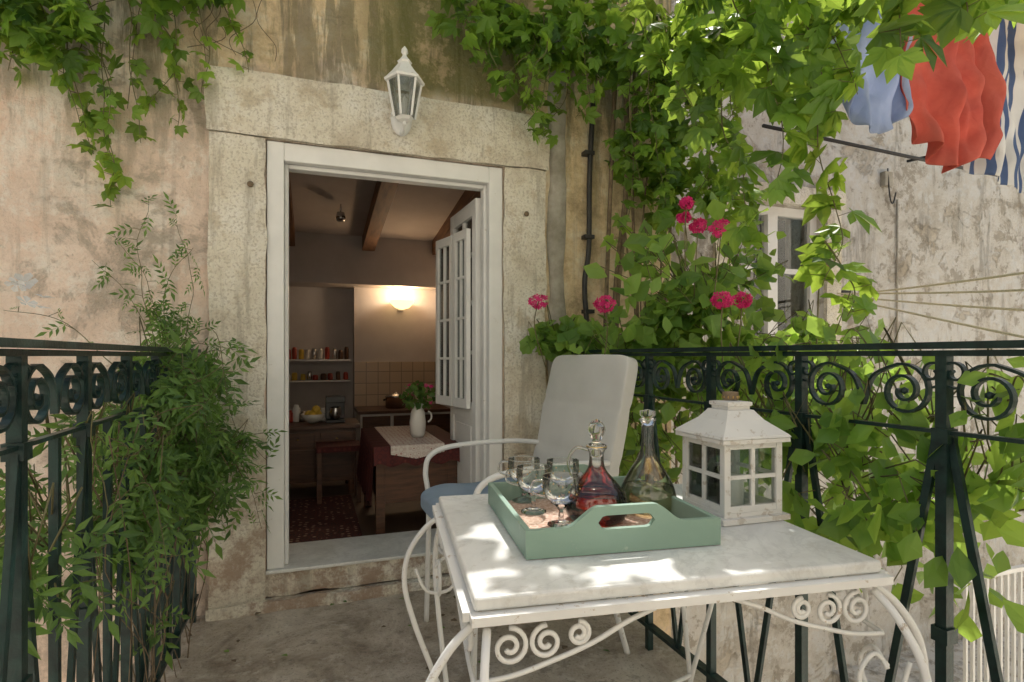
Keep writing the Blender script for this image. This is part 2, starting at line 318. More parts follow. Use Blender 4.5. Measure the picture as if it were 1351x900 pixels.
def shutter(name,x,y,ang,w=.2):
    b=MB(); b.M=Matrix.Translation((x,y,0))@Matrix.Rotation(math.radians(ang),4,'Z')
    b.box((0,0,.84),(.028,.025,1.80),'wpaint'); b.box((w-.028,0,.84),(w,.025,1.80),'wpaint'); b.box((.0283,.001,.84),(w-.0283,.024,.89),'wpaint'); b.box((.0283,.001,1.75),(w-.0283,.024,1.80),'wpaint')
    b.box((w/2-.008,.002,.891),(w/2+.008,.022,1.749),'wpaint')
    for z in (1.1,1.32,1.54): b.box((.0283,.003,z),(w/2-.0083,.02,z+.014),'wpaint'); b.box((w/2+.0083,.003,z),(w-.0283,.02,z+.014),'wpaint')
    b.box((.0283,.011,.891),(w-.0283,.013,1.749),'pane')
    b.obj(name,house,.002)
shutter('inner_window_leaf',.99,.16,101,.17); shutter('inner_window_leaf_fold',.955,.36,104,.2)
# interior room
b=MB()
b.box((-2.0,T,-.05),(1.5,3.6,.10),'plank')
b.box((1.5,T,-.05),(1.62,3.6,3),'inwall'); b.box((-2.12,T,-.05),(-2.0,3.6,3),'inwall'); b.box((-2.0,3.4,.1),(1.5,3.6,3),'inwall')
b.box((.60,3.25,.1),(1.497,3.4-.002,1.83),'inwall')
b.box((-1.99,3.0,1.83),(1.497,3.398,2.6),'inwall')
def ceil(z0,z1,k,x0,x1,t):
    b.add([(x0,T,z0),(x1,T,z0),(x1,3.398,z1),(x0,3.398,z1),(x0,T,z0+t),(x1,T,z0+t),(x1,3.398,z1+t),(x0,3.398,z1+t)],[(0,1,2,3),(4,7,6,5),(0,4,5,1),(1,5,6,2),(2,6,7,3),(3,7,4,0)],k)
ceil(2.62,2.26,'inwall',-2,1.5,.1)
for x in (-.85,-.08,.66,1.36): ceil(2.48,2.12,'beam',x,x+.12,.145)
b.box((.60,3.235,.58),(1.495,3.249,1.06),'tile')
b.obj('interior_room',house)
# recessed neighbour building
nb=empty('neighbour_house')
b=MB(); wx0,wx1,wz0,wz1=3.24,4.2,1.25,2.34
Y=.8
b.box((2.141,Y,-2.6),(wx0,Y+.4,5.0),'old'); b.box((wx1,Y,-2.6),(12,Y+.4,5.0),'old'); b.box((wx0,Y,wz1),(wx1,Y+.4,5.0),'old'); b.box((wx0,Y,-2.6),(wx1,Y+.4,wz0),'old')
b.obj('lime_wall',nb)
b=MB()
rough_block((wx0-.16,Y-.05,wz0-.1),(wx0,Y+.1,wz1),'stone'); rough_block((wx1,Y-.05,wz0-.1),(wx1+.16,Y+.1,wz1),'stone'); rough_block((wx0-.2,Y-.06,wz1+.002),(wx1+.2,Y+.1,wz1+.15),'stone'); rough_block((wx0-.2,Y-.1,wz0-.2),(wx1+.2,Y+.1,wz0-.102),'stone')
b.box((wx0,Y+.06,wz0-.1),(wx0+.07,Y+.12,wz1),'wpaint'); b.box((wx1-.07,Y+.06,wz0-.1),(wx1,Y+.12,wz1),'wpaint'); b.box((wx0+.0705,Y+.06,wz1-.07),(wx1-.0705,Y+.12,wz1),'wpaint'); b.box(((wx0+wx1)/2-.05,Y+.05,wz0-.1),((wx0+wx1)/2+.05,Y+.12,wz1-.071),'wpaint')
b.box((wx0+.0705,Y+.06,1.8),((wx0+wx1)/2-.0505,Y+.12,1.84),'wpaint'); b.box(((wx0+wx1)/2+.0505,Y+.06,1.8),(wx1-.0705,Y+.12,1.84),'wpaint')
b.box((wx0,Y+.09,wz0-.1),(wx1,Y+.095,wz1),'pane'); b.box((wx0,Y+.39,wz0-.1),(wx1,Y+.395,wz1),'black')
b.box((wx0+.08,Y+.2,wz0),(wx0+.42,Y+.21,wz1-.05),'lace')
b.obj('window_frame',nb)
# unseen house added behind the camera to bounce warm sunlight onto the facade
fh=empty('added_bounce_house'); b=MB()
FY=-5.9
b.box((-10,FY-4,-2.6),(11,FY,6.5),'pale')
b.obj('walls',fh)
b=MB()
for x in (-6,-2.5,1.0,4.5,8):
    for z in (-.6,2.6):
        b.box((x,FY+.002,z),(x+1,FY+.04,z+1.6),'stone'); b.box((x+.1,FY+.042,z+.1),(x+.9,FY+.05,z+1.5),'black')
        for q in (-.45,1.0): b.box((x+q,FY+.003,z),(x+q+.45,FY+.06,z+1.6),'shut')
b.add([(-10.4,FY+.3,6.5),(11.4,FY+.3,6.5),(11.4,FY-4.2,6.5),(-10.4,FY-4.2,6.5),(-10.4,FY-2,7.4),(11.4,FY-2,7.4)],[(0,3,2,1),(0,1,5,4),(2,3,4,5),(1,2,5),(3,0,4)],'tilerf')
b.obj('windows_and_roof',fh)
# facade fittings
b=MB(); pts=smoothpath([(1.62,-.035,2.5),(1.60,-.03,2.1),(1.595,-.03,1.7),(1.57,-.03,1.5),(1.585,-.03,1.2),(1.585,-.03,.4)],6); b.tube(pts,.014,'cable',8)
for z in (2.2,1.75,1.35,.9): b.box((1.565,-.05,z),(1.62,-.001,z+.02),'cable')
b.obj('drain_pipe')
b=MB(); vs=[];fs=[]
for i in range(41):
    z=3.2-i*.065; w=.05+.025*noise.noise(Vector((z*3,0,0))); c=1.425+.03*noise.noise(Vector((z*1.5,5,0)))
    for k,(dx,yy) in enumerate(((-w,-.002),(-w*.7,-.022),(w*.7,-.024),(w,-.002))): vs.append((c+dx+.008*noise.noise(Vector((z*17,k,0))),yy+.006*noise.noise(Vector((z*6,k,0))),z))
for i in range(40):
    for k in range(3): a=i*4+k; fs.append((a,a+4,a+5,a+1))
b.add(vs,fs,'cement',True); b.obj('cement_render_strip',house)
b=MB()
for x,z in ((-.06,1.87),(1.23,1.85)):
    b.lathe([(0.001,0),(.012,.004),(.014,.010),(.009,.016),(.0,.018)],(0,0,0),'bark',10); b.v[-1][:]=[(x+p[0],-.038-p[2],z+p[1]) for p in b.v[-1]]
b.obj('iron_wall_studs',house)
# ------------------------------------------------------------------ balcony floor
b=MB()
nx,ny=36,90; vs=[];fs=[]
for i in range(nx+1):
    for j in range(ny+1):
        x=-.42+1.95*i/nx; y=-4.5+4.5*j/ny; vs.append((x,y,.006*noise.noise(Vector((x*5,y*5,0)))+.012*noise.noise(Vector((x*1.5,y*1.5,4)))))
for i in range(nx):
    for j in range(ny): a=i*(ny+1)+j; fs.append((a,a+ny+1,a+ny+2,a+1))
b.add(vs,fs,'floor',True); b.box((-.42,-4.5,-.22),(1.53,-.001,-.025),'floor'); b.obj('balcony_floor')
# ------------------------------------------------------------------ railings
def railing(name,X,y_list,mid=False,ymin=-4.2):
    b=MB(); N=(1,0,0)
    b.bar((X,ymin,1.142),(X,-.005,1.142),.045,.014,'iron'); b.bar((X,ymin,1.126),(X,-.005,1.126),.02,.012,'iron')
    b.bar((X,ymin,.09),(X,-.005,.09),.03,.014,'iron'); b.bar((X,ymin,.965),(X,-.005,.965),.016,.008,'iron')
    st=y_list[0]-y_list[1]
    for y in y_list:
        b.bar((X,y,-.02),(X,y,1.12),.022,.022,'iron')
        for z in (.955,.55): b.bar((X,y,z-.012),(X,y,z+.018),.032,.032,'iron')
        for sgn in (-1,1):
            c=(X,y-st/2+sgn*st*.27,1.045)
            a0=math.pi/2; sp=spiral(c,.058,.012,a0,a0+sgn*-1*math.pi*3.6,40,(0,1,0),(0,0,1))
            ext=smoothpath([(X,y-st/2,1.008),(X,y-st/2+sgn*st*.07,1.075),sp[0]+Vector((0,-sgn*.012,.0))],6)
            b.flat(ext+sp,.014,.006,'iron',N)
            c2=(X,y-st/2+sgn*st*.44,1.085)
            b.flat(spiral(c2,.03,.006,-math.pi/2,-math.pi/2+sgn*math.pi*2.8,24,(0,1,0),(0,0,1)),.012,.005,'iron',N)
            b.lathe([(0,-.008),(.008,-.004),(.008,.004),(0,.008)],c,'iron',8)
            b.bar((X+.004*sgn,y-st/2+sgn*st*.47,.955),(X+.004*sgn,y-st/2+sgn*.012,.10),.010,.016,'iron',up=(0,1,0))
        if mid: b.bar((X,y-st/2,.1),(X,y-st/2,.96),.016,.016,'iron')
    return b.obj(name)
railing('wrought_iron_railing',1.41,[-.175-.355*i for i in range(11)])
railing('wrought_iron_railing.001',-.28,[-.05-.30*i for i in range(13)],True)
# ------------------------------------------------------------------ table
U=(R*.977+F*.212).normalized(); V=Vector((-U.y,U.x,0)); o=S(-.058,.856,0)
TM=Matrix(((U.x,V.x,0,o.x),(U.y,V.y,0,o.y),(0,0,1,0),(0,0,0,1)))
table=empty('garden_table'); TW,TD=.745,.645
b=MB(); b.M=TM; b.box((0,0,.728),(TW,TD,.75),'marble'); b.obj('marble_top',table,.006,3)
b=MB(); b.M=TM
def rectloop(x0,y0,x1,y1,z,w,h):
    b.bar((x0,y0,z),(x1,y0,z),w,h,'wiron'); b.bar((x0,y1,z),(x1,y1,z),w,h,'wiron'); b.bar((x0,y0+w/2,z),(x0,y1-w/2,z),w,h,'wiron'); b.bar((x1,y0+w/2,z),(x1,y1-w/2,z),w,h,'wiron')
rectloop(-.006,-.006,TW+.006,TD+.006,.720,.022,.014)
rectloop(.03,.03,TW-.03,TD-.03,.70,.010,.010)
for cx,cy,sx,sy in ((0,0,-1,-1),(TW,0,1,-1),(0,TD,-1,1),(TW,TD,1,1)):
    pr=[(0,.70),(.045,.665),(.088,.60),(.098,.52),(.07,.42),(.02,.30),(-.03,.18),(-.035,.08),(.0,.025),(.05,.01)]
    for k,(ax,ay) in enumerate(((1,.25),(.25,1))):
        pts=smoothpath([(cx+sx*ax*q*.9+(-sx*.02 if k else 0),cy+sy*ay*q*.9+(-sy*.02 if not k else 0),z) for q,z in pr],6)
        b.tube(pts,.007,'wiron',8)
    b.lathe([(0,0),(.016,.004),(.016,.014),(0,.02)],(cx+sx*.035,cy+sy*.035,0),'wiron',10)
    for axis,s_ in ((Vector((1,0,0)),-sx),(Vector((0,1,0)),-sy)):
        base=Vector((cx,cy,0))
        for q,(off,rad,zz) in enumerate(((.055,.030,.670),(.115,.027,.672),(.168,.019,.680))):
            c=base+axis*s_*off+Vector((0,0,zz))
            b.tube(spiral(c,rad,.006,math.pi/2,math.pi/2-math.pi*3.3*s_*(1 if q%2==0 else -1),32,axis,(0,0,1)),.0042,'wiron',6)
        p=[base+axis*s_*t+Vector((0,0,z)) for t,z in ((.0,.62),(.06,.625),(.12,.640),(.19,.662),(.25,.69),(.30,.708))]
        b.tube(smoothpath(p,5),.0042,'wiron',6)
        p=[base+axis*s_*t+Vector((0,0,z)) for t,z in ((-.06,.56),(-.03,.50),(.03,.50),(.05,.55),(.02,.585),(-.01,.56))]
        b.tube(smoothpath(p,5),.0045,'wiron',6)
for a,c in (((.02,.02),(TW-.02,TD-.02)),((TW-.02,.02),(.02,TD-.02))):
    b.tube(smoothpath([(a[0],a[1],.2),((a[0]+c[0])/2,(a[1]+c[1])/2,.30),(c[0],c[1],.2)],8),.006,'wiron',6)
b.obj('scrolled_iron_base',table)
# ------------------------------------------------------------------ tray
o=S(.025,1.014,.7515); TR=Matrix(((U.x,V.x,0,o.x),(U.y,V.y,0,o.y),(0,0,1,o.z),(0,0,0,1)))
W_,D_=.392,.40
tray=empty('serving_tray')
def handle_wall(y0,y1):
    b=MB(); b.M=TR; n=48; H=.052
    def top(x):
        t=abs(x-W_/2)/(W_/2); q=max(0,min(1,(0.62-t)/.34)); q=q*q*(3-2*q); return H+.036*q
    hx0,hx1=W_/2-.055,W_/2+.055; hz=.058; hr=.013
    xs=[W_*i/n for i in range(n+1)]
    vs=[];fs=[]
    def hole(x):
        if x<=hx0 or x>=hx1: return None
        d=min(x-hx0,hx1-x); return hr if d>=hr else math.sqrt(max(0,hr*hr-(hr-d)**2))
    for yy in (y0,y1):
        for x in xs:
            h=hole(x) or 0
            vs+= [(x,yy,0),(x,yy,hz-h),(x,yy,hz+h),(x,yy,top(x))] if top(x)>hz+.016 else [(x,yy,0),(x,yy,top(x)*.5),(x,yy,top(x)*.5),(x,yy,top(x))]
    o2=(n+1)*4
    for i in range(n):
        a=i*4;c=a+4
        fs+= [(a,c,c+1,a+1),(a+2,c+2,c+3,a+3),(o2+a,o2+a+1,o2+c+1,o2+c),(o2+a+2,o2+a+3,o2+c+3,o2+c+2),(a+3,c+3,o2+c+3,o2+a+3)]
        if hole(xs[i]) or hole(xs[i+1]): fs+=[(a+1,c+1,o2+c+1,o2+a+1),(a+2,o2+a+2,o2+c+2,c+2)]
    fs+=[(0,1,o2+1,o2),(2,3,o2+3,o2+2),(n*4,o2+n*4,o2+n*4+1,n*4+1),(n*4+2,o2+n*4+2,o2+n*4+3,n*4+3)]
    b.add(vs,fs,'sage'); return b
handle_wall(0,.012).obj('handle_side_front',tray); handle_wall(D_-.012,D_).obj('handle_side_back',tray)
b=MB(); b.M=TR
b.box((0,.0122,0),(.012,D_-.0122,.052),'sage'); b.box((W_-.012,.0122,0),(W_,D_-.0122,.052),'sage'); b.box((.012,.012,.001),(W_-.012,D_-.012,.008),'trayin')
b.obj('tray_sides',tray,.002)
def densify(prof,n=5):
    P=smoothpath([(x,0,z) for x,z in prof],n); return [(p.x,p.z) for p in P]
def carafe(name,r,d,prof,liq,lq,stop):
    b=MB(); c=S(r,d,.760); outer=densify(prof)
    b.lathe([(0.0005,.001)]+outer,c,'glass',40,open_top=True)
    inner=[(x-.003,z+.002) for x,z in outer if z<liq]; inner.append((float(np.interp(liq,[z for x,z in outer],[x for x,z in outer]))-.003,liq))
    b.lathe([(0.0005,inner[0][1])]+inner+[(0.0005,liq)],c,lq,40)
    zt=outer[-1][1]; rt=outer[-1][0]
    b.tube(spiral(c+Vector((0,0,zt)),rt,rt,0,2*math.pi,28,(1,0,0),(0,1,0)),.0016,'solidglass',6)
    if stop=='glass':
        b.lathe(densify([(.001,zt-.02),(.012,zt-.018),(.014,zt+.002),(.022,zt+.006),(.010,zt+.014),(.014,zt+.026),(.020,zt+.04),(.014,zt+.055),(.001,zt+.064)],3),c,'solidglass',20)
        b.tube(spiral(c+Vector((0,0,zt+.004)),.0222,.0222,0,2*math.pi,24,(1,0,0),(0,1,0)),.0012,'gold',6)
        b.tube(smoothpath([c-R*.014+Vector((0,0,zt-.005)),c-R*.045+Vector((0,0,zt)),c-R*.062+Vector((0,0,zt-.03)),c-R*.050+Vector((0,0,zt-.068))],6),.004,'solidglass',8)
    else:
        b.lathe([(.001,zt-.015),(.012,zt-.012),(.014,zt+.006),(.018,zt+.01),(.018,zt+.02),(.001,zt+.024)],c,'solidglass',20)
    b.obj(name)
carafe('juice_carafe',.186,1.235,[(.050,0),(.064,.010),(.069,.032),(.062,.060),(.042,.086),(.024,.106),(.017,.122),(.016,.145),(.021,.158)],.060,'red_liquid','glass')
carafe('glass_decanter',.317,1.31,[(.045,0),(.060,.008),(.065,.032),(.058,.062),(.040,.095),(.022,.125),(.0155,.150),(.014,.195),(.019,.212)],.058,'pale_liquid','x')
for i,(r,d) in enumerate(((.105,1.20),(.050,1.30),(.125,1.38),(.03,1.40))):
    b=MB(); c=S(r,d,.760)
    b.lathe(densify([(.001,.046),(.018,.047),(.034,.060),(.040,.08),(.039,.104)],4),c,'glass',28,open_top=True)
    b.lathe([(.001,0),(.030,.0),(.029,.003),(.006,.010),(.005,.030),(.014,.043),(.001,.045)],c,'solidglass',20)
    b.tube(spiral(c+Vector((0,0,.104)),.039,.039,0,2*math.pi,28,(1,0,0),(0,1,0)),.0011,'solidglass',6)
    for k in range(12):
        a=k*2*math.pi/12; p=c+Vector((math.cos(a)*.040,math.sin(a)*.040,.070+.008*(k%2))); b.lathe([(0,-.0025),(.002,0),(0,.0025)],p,'gold',6)
    a0=rnd(2.6,3.6); dd=Vector((math.cos(a0),math.sin(a0),0))
    b.tube(smoothpath([c+dd*.039+Vector((0,0,.095)),c+dd*.06+Vector((0,0,.093)),c+dd*.062+Vector((0,0,.07)),c+dd*.034+Vector((0,0,.06))],6),.0026,'solidglass',8)
    b.obj('drinking_glass' if i==0 else 'drinking_glass.%03d'%i)
# ------------------------------------------------------------------ candle lantern
ux=(R*.954+F*.301).normalized(); uy=Vector((-ux.y,ux.x,0)); o=S(.516,1.325,.7515)
b=MB(); b.M=Matrix(((ux.x,uy.x,0,o.x),(ux.y,uy.y,0,o.y),(0,0,1,o.z),(0,0,0,1)))
h=.078
b.box((-h-.012,-h-.012,0),(h+.012,h+.012,.012),'shabby'); b.box((-h,-h,.0122),(h,h,.022),'shabby')
for sx in(-1,1):
    for sy in(-1,1): b.box((sx*(h-.008)-.008,sy*(h-.008)-.008,.0222),(sx*(h-.008)+.008,sy*(h-.008)+.008,.175),'shabby')
for k in range(4):
    Mx=b.M.copy(); b.M=Mx@Matrix.Rotation(k*math.pi/2,4,'Z')
    b.box((-h+.0162,-h+.001,.0222),(h-.0162,-h+.013,.036),'shabby'); b.box((-h+.0162,-h+.001,.162),(h-.0162,-h+.013,.1748),'shabby')
    b.box((-.005,-h+.002,.0362),(.005,-h+.011,.1618),'shabby'); b.box((-h+.0162,-h+.0025,.095),(-.0052,-h+.0105,.104),'shabby'); b.box((.0052,-h+.0025,.095),(h-.0162,-h+.0105,.104),'shabby')
    b.box((-h+.0162,-h+.006,.0365),(h-.0162,-h+.0068,.1615),'pane'); b.M=Mx
b.box((-h-.012,-h-.012,.1752),(h+.012,h+.012,.185),'shabby')
b.lathe([(h+.014,.186),(h+.010,.192),(.052,.222),(.040,.238),(.036,.244)],(0,0,0),'shabby',4,False)
b.lathe([(.030,.2442),(.030,.252),(.034,.254),(.034,.262),(.0005,.266)],(0,0,0),'shabby',4,False)
b.lathe([(.018,.2662),(.018,.284),(.0005,.286)],(0,0,0),'bark',20)
for k in range(10):
    a=k*.628; b.box((.017*math.cos(a)-.002,.017*math.sin(a)-.002,.270),(.019*math.cos(a)+.001,.019*math.sin(a)+.001,.275),'gold')
b.lathe([(.030,.0225),(.030,.09),(.0005,.092)],(0,0,0),'ceram',20)
b.obj('candle_lantern',None,.0015)
# ------------------------------------------------------------------ chair
chair=empty('garden_chair')
fx=(R*-.91+F*-.415).normalized(); wy=(R*.415+F*-.91).normalized()
o=S(.21,2.32,0)
CM=Matrix(((fx.x,wy.x,0,o.x),(fx.y,wy.y,0,o.y),(0,0,1,0),(0,0,0,1)))
def softbox(name,Mx,sx,sy,sz,k,parent,e=7,wr=.005,rib=0):
    n=30; b=MB(); b.M=Mx; vs=[]
    bm=bmesh.new(); bmesh.ops.create_cube(bm,size=1); bmesh.ops.subdivide_edges(bm,edges=bm.edges[:],cuts=n,use_grid_fill=True)
    for v in bm.verts:
        p=v.co*2
        L=(abs(p.x)**e+abs(p.y)**e+abs(p.z)**e)**(1/e); p=p/L
        q=Vector((p.x*sx/2,p.y*sy/2,p.z*sz/2))
        q+=Vector((0,0,1))*(noise.noise(q*7)*wr)
        if rib: q.z*=1-.22*math.exp(-((abs(p.x)-.33)/.05)**2)
        vs.append(q)
    bm.verts.index_update(); fs=[tuple(v.index for v in f.verts) for f in bm.faces]; bm.free()
    b.add(vs,fs,k,True); return b.obj(name,parent)
rec=math.radians(13)
softbox('back_cushion',CM@Matrix.Translation((-.075,0,.82))@Matrix.Rotation(-rec,4,'Y')@Matrix.Rotation(math.radians(90),4,'Y'),.62,.60,.06,'cushion',chair,12,.006,1)
softbox('seat_cushion',CM@Matrix.Translation((.28,0,.54)),.56,.54,.095,'bluecush',chair,5,.008)
b=MB(); b.M=CM
for s in (-1,1):
    y=s*.28
    b.tube(smoothpath([(-.16,y*.85,1.10),(-.10,y*.9,.86),(0,y,.49),(-.06,y,.2),(-.12,y,0)],8),.011,'wiron',10)
    b.tube(smoothpath([(-.06,y*1.0,.72),(.1,y*1.08,.735),(.36,y*1.1,.73),(.47,y*1.08,.70),(.50,y*1.05,.63),(.49,y,.48),(.50,y,.0)],8),.011,'wiron',10)
    b.tube([(0,y,.475),(.50,y,.475)],.010,'wiron',8)
b.tube([(.495,-.28,.475),(.495,.28,.475)],.010,'wiron',8); b.tube([(0,-.28,.475),(0,.28,.475)],.010,'wiron',8)
b.tube(smoothpath([(-.16,-.238,1.10),(-.17,-.1,1.115),(-.17,.1,1.115),(-.16,.238,1.10)],6),.012,'wiron',8)
for i in range(9): b.bar((.02+.055*i,-.27,.48),(.02+.055*i,.27,.48),.02,.006,'wiron')
b.obj('tubular_frame',chair)
# ------------------------------------------------------------------ wall lantern lamp
b=MB(); b.M=Matrix.Translation((.591,-.16,2.2))
b.lathe([(.0005,-.03),(.012,-.024),(.008,-.012),(.03,-.006),(.036,0),(.044,.006)],(0,0,0),'wpaint',6,False)
b.lathe([(.044,.008),(.074,.165)],(0,0,0),'frost',6,False)
for j in range(6):
    a=2*math.pi*j/6; b.bar((.047*math.cos(a),.047*math.sin(a),.005),(.077*math.cos(a),.077*math.sin(a),.168),.009,.009,'wpaint')
b.lathe([(.090,.166),(.093,.176),(.084,.184),(.056,.215),(.034,.245),(.028,.252),(.034,.26),(.022,.272),(.012,.285),(.008,.292),(.016,.302),(.014,.318),(.0005,.334)],(0,0,0),'wpaint',6,False)
b.tube(smoothpath([(0,0,.0),(0,.05,-.035),(0,.10,-.02),(0,.115,.04)],6),.008,'wpaint',8)
b.lathe([(.0005,0),(.045,.002),(.05,.012),(.03,.02),(.0005,.022)],(0,0,0),'wpaint',20)
b.v[-1][:]=[(p[0],-.045-(p[2]-2.2),2.24+(p[1]+.16)*1.6) for p in b.v[-1]]
b.lathe([(.010,.02),(.014,.05),(.012,.09),(.0005,.11)],(0,0,0),'ceram',10)
b.obj('wall_lantern')
# ------------------------------------------------------------------ interior furniture
b=MB(); b.box((-.6,1.6,.2),(.50,2.0,.585),'wood'); b.box((-.63,1.57,.587),(.53,2.02,.615),'wood')
for i in range(4):
    x=-.58+i*.27; b.box((x+.02,1.585,.23),(x+.25,1.598,.44),'wood'); b.box((x+.02,1.585,.46),(x+.25,1.598,.565),'wood'); b.lathe([(0,0),(.012,.008),(0,.016)],(x+.135,1.575,.51),'gold',8)
for x in(-.57,.47):
    for y in(1.63,1.97): b.lathe([(.03,.1),(.022,.14),(.03,.2)],(x,y,0),'wood',10)
b.obj('sideboard',None,.004)
b=MB(); c=(.36,1.78,.617); b.box((c[0]-.07,c[1]-.08,c[2]),(c[0]+.07,c[1]+.08,c[2]+.02),'black'); b.box((c[0]-.07,c[1]+.01,c[2]+.021),(c[0]+.07,c[1]+.08,c[2]+.2),'black'); b.box((c[0]-.07,c[1]-.08,c[2]+.15),(c[0]+.07,c[1]+.009,c[2]+.2),'black'); b.lathe([(.03,.022),(.045,.06),(.04,.11),(.03,.12)],(c[0],c[1]-.035,c[2]),'steel',16); b.obj('coffee_machine',None,.004)
b=MB(); b.lathe([(.03,0),(.07,.03),(.09,.07),(.085,.07),(.06,.03),(.0005,.01)],(.2,1.74,.617),'ceram',20)
for i in range(7):
    a=i*.9; b.lathe([(0,-.035),(.025,-.02),(.033,0),(.025,.022),(0,.035)],(.2+.035*math.cos(a),1.74+.035*math.sin(a),.68+(.04 if i==6 else .0)),'yellow',12)
b.obj('fruit_bowl')
b=MB()
for x,k,hh in ((.08,'ceram',.13),(.03,'redjar',.09),(-.03,'bluejar',.14),(.12,'steel',.08),(.27,'ceram',.1)): b.lathe([(.025,0),(.03,.01),(.03,hh*.8),(.018,hh*.88),(.018,hh),(.0005,hh)],(x,1.86,.617),k,14)
b.obj('kitchen_jars')
b=MB()
for z in (1.07,.86): b.box((-.5,3.2,z),(.56,3.399,z+.018),'ceram')
b.obj('wall_shelf')
b=MB(); ks=['ceram','redjar','ceram','wood','steel','yellow','black']
for z in (1.089,.879):
    x=-.3
    while x<.54:
        hh=rnd(.06,.13) if z>1 else rnd(.05,.09); r=rnd(.02,.03); b.lathe([(r*.8,0),(r,.006),(r,hh*.8),(r*.7,hh),(.0005,hh)],(x,3.28,z),random.choice(ks),12); x+=r*2+rnd(.005,.03)
b.obj('spice_jars')
b=MB(); b.box((.62,2.72,.1),(1.49,3.234,.57),'ceram'); b.box((.60,2.70,.572),(1.495,3.233,.60),'wood')
for x in(.64,.93,1.22): b.box((x,2.708,.14),(x+.26,2.719,.55),'wood')
b.obj('kitchen_counter',None,.003)
b=MB(); b.lathe([(.09,0),(.10,.01),(.10,.11),(.105,.115),(.09,.13),(.02,.145),(.02,.16),(.0005,.165)],(.98,2.95,.602),'steel',24); b.tube([(.86,2.95,.68),(.88,2.95,.69)],.01,'black'); b.tube([(1.08,2.95,.69),(1.12,2.95,.69)],.01,'black'); b.obj('cooking_pot')
b=MB(); b.lathe([(.001,-.05),(.07,-.03),(.12,.02),(.13,.045),(.12,.045),(.0005,-.02)],(1.07,3.12,1.65),'lit',24); b.box((1.04,3.2,1.6),(1.10,3.249,1.66),'ceram'); b.obj('wall_sconce')
b=MB(); b.lathe([(.035,0),(.04,.03),(.03,.07),(.0005,.075)],(.42,2.2,2.26),'steel',14); b.tube([(.42,2.2,2.33),(.42,2.2,2.42)],.006,'steel'); b.obj('ceiling_spotlight')
b=MB(); b.box((.52,.42,.595),(1.02,1.25,.62),'wood')
for x in(.55,.95):
    for y in(.46,1.2): b.bar((x,y,.1),(x,y,.594),.05,.05,'wood')
b.box((.54,.44,.30),(.99,1.22,.593),'wood'); b.obj('dining_table',None,.003)
b=MB()
vs=[];fs=[];n=30
for i in range(n+1):
    y=.40+.87*i/n; wv=.012*math.sin(i*1.7)
    vs+=[(.49+wv,y,.30+.02*math.sin(i*.9)),(.505+wv*.4,y,.5),(.512,y,.622),(1.03,y,.623)]
for i in range(n):
    for k in range(3): a=i*4+k; fs.append((a,a+4,a+5,a+1))
b.add(vs,fs,'redcloth',True)
vs=[];fs=[]
for i in range(n+1):
    x=.51+.51*i/n; vs+=[(x,.392+.006*math.sin(i*1.3),.52+.01*math.sin(i*.8)),(x,.40,.624)]
for i in range(n): fs.append((2*i,2*i+2,2*i+3,2*i+1))
b.add(vs,fs,'redcloth',True)
b.add([(.60,.384,.58),(.74,.384,.55),(.90,.384,.58),(.90,.39,.627),(.60,.39,.627),(.90,1.27,.627),(.60,1.27,.627)],[(0,1,2,3,4),(4,3,5,6)],'lace')
b.obj('table_cloth')
b=MB(); b.box((.22,1.30,.46),(.52,1.55,.50),'redcloth')
for x in(.24,.50):
    for y in(1.32,1.53): b.bar((x,y,.1),(x,y,.46),.03,.03,'wood')
b.obj('upholstered_stool')
b=MB(); b.lathe([(.035,0),(.045,.02),(.05,.09),(.042,.15),(.03,.18),(.036,.20),(.032,.20),(.0005,.03)],(.80,.68,.629),'ceram',24); b.tube(spiral((.85,.68,.75),.035,.035,-1.2,1.2,8),.006,'ceram'); b.obj('white_jug')
b=MB(); b.box((-.4,.36,.102),(.46,1.5,.112),'rug'); b.obj('patterned_rug')
# ------------------------------------------------------------------ laundry
def cloth(name,prof,Y0,ztop,zbot_fn,k,seed,amp=.05):
    nx,nz=90,70; me_v=[];fs=[];uv=[]
    pv=[p[0] for p in prof];pl_=[p[1] for p in prof];pr_=[p[2] for p in prof]
    for i in range(nx+1):
        u=i/nx
        for j in range(nz+1):
            v=j/nz; zb=zbot_fn(u); z=ztop+(zb-ztop)*v
            xl=np.interp(v,pv,pl_)+.02*noise.noise(Vector((v*6,seed,0))); xr=np.interp(v,pv,pr_)+.02*noise.noise(Vector((v*6,seed,5)))
            w=u+.10*noise.noise(Vector((u*3,v*2.2,seed)))
            x=xl+(xr-xl)*u+.02*noise.noise(Vector((u*7,v*3,seed+3)))
            ph=w*24+2.5*noise.noise(Vector((v*1.6,u*1.5,seed+8)))
            y=Y0+amp*math.sin(ph)*(.35+.9*abs(noise.noise(Vector((u*3.1,v*2.7,seed+1))))*1.8)+amp*1.6*noise.noise(Vector((u*3.5,v*1.6,seed)))+amp*.6*noise.noise(Vector((u*9-v*5,v*7+u*4,seed)))
            z+=.015*noise.noise(Vector((u*8,seed,v)))
            me_v.append((x,y,z)); uv.append((u,v))
    for i in range(nx):
        for j in range(nz): a=i*(nz+1)+j; fs.append((a,a+nz+1,a+nz+2,a+1))
    b=MB(); b.add(me_v,fs,k,True); o=b.obj(name); l=o.data.uv_layers.new(name='UVMap')
    for lp in o.data.loops: l.data[lp.index].uv=uv[lp.vertex_index]
    md=o.modifiers.new('s','SOLIDIFY'); md.thickness=.004; return o
cloth('blue_shirt',[(0,2.76,3.20),(.3,2.66,3.22),(.55,2.56,3.26),(.75,2.56,3.26),(.9,2.66,3.24),(1,2.74,3.20)],-.6,3.3,lambda u:2.31+.16*(abs(u-.6)*1.9)**2.2+.02*math.sin(u*9),'shirtb',1.3,.045)
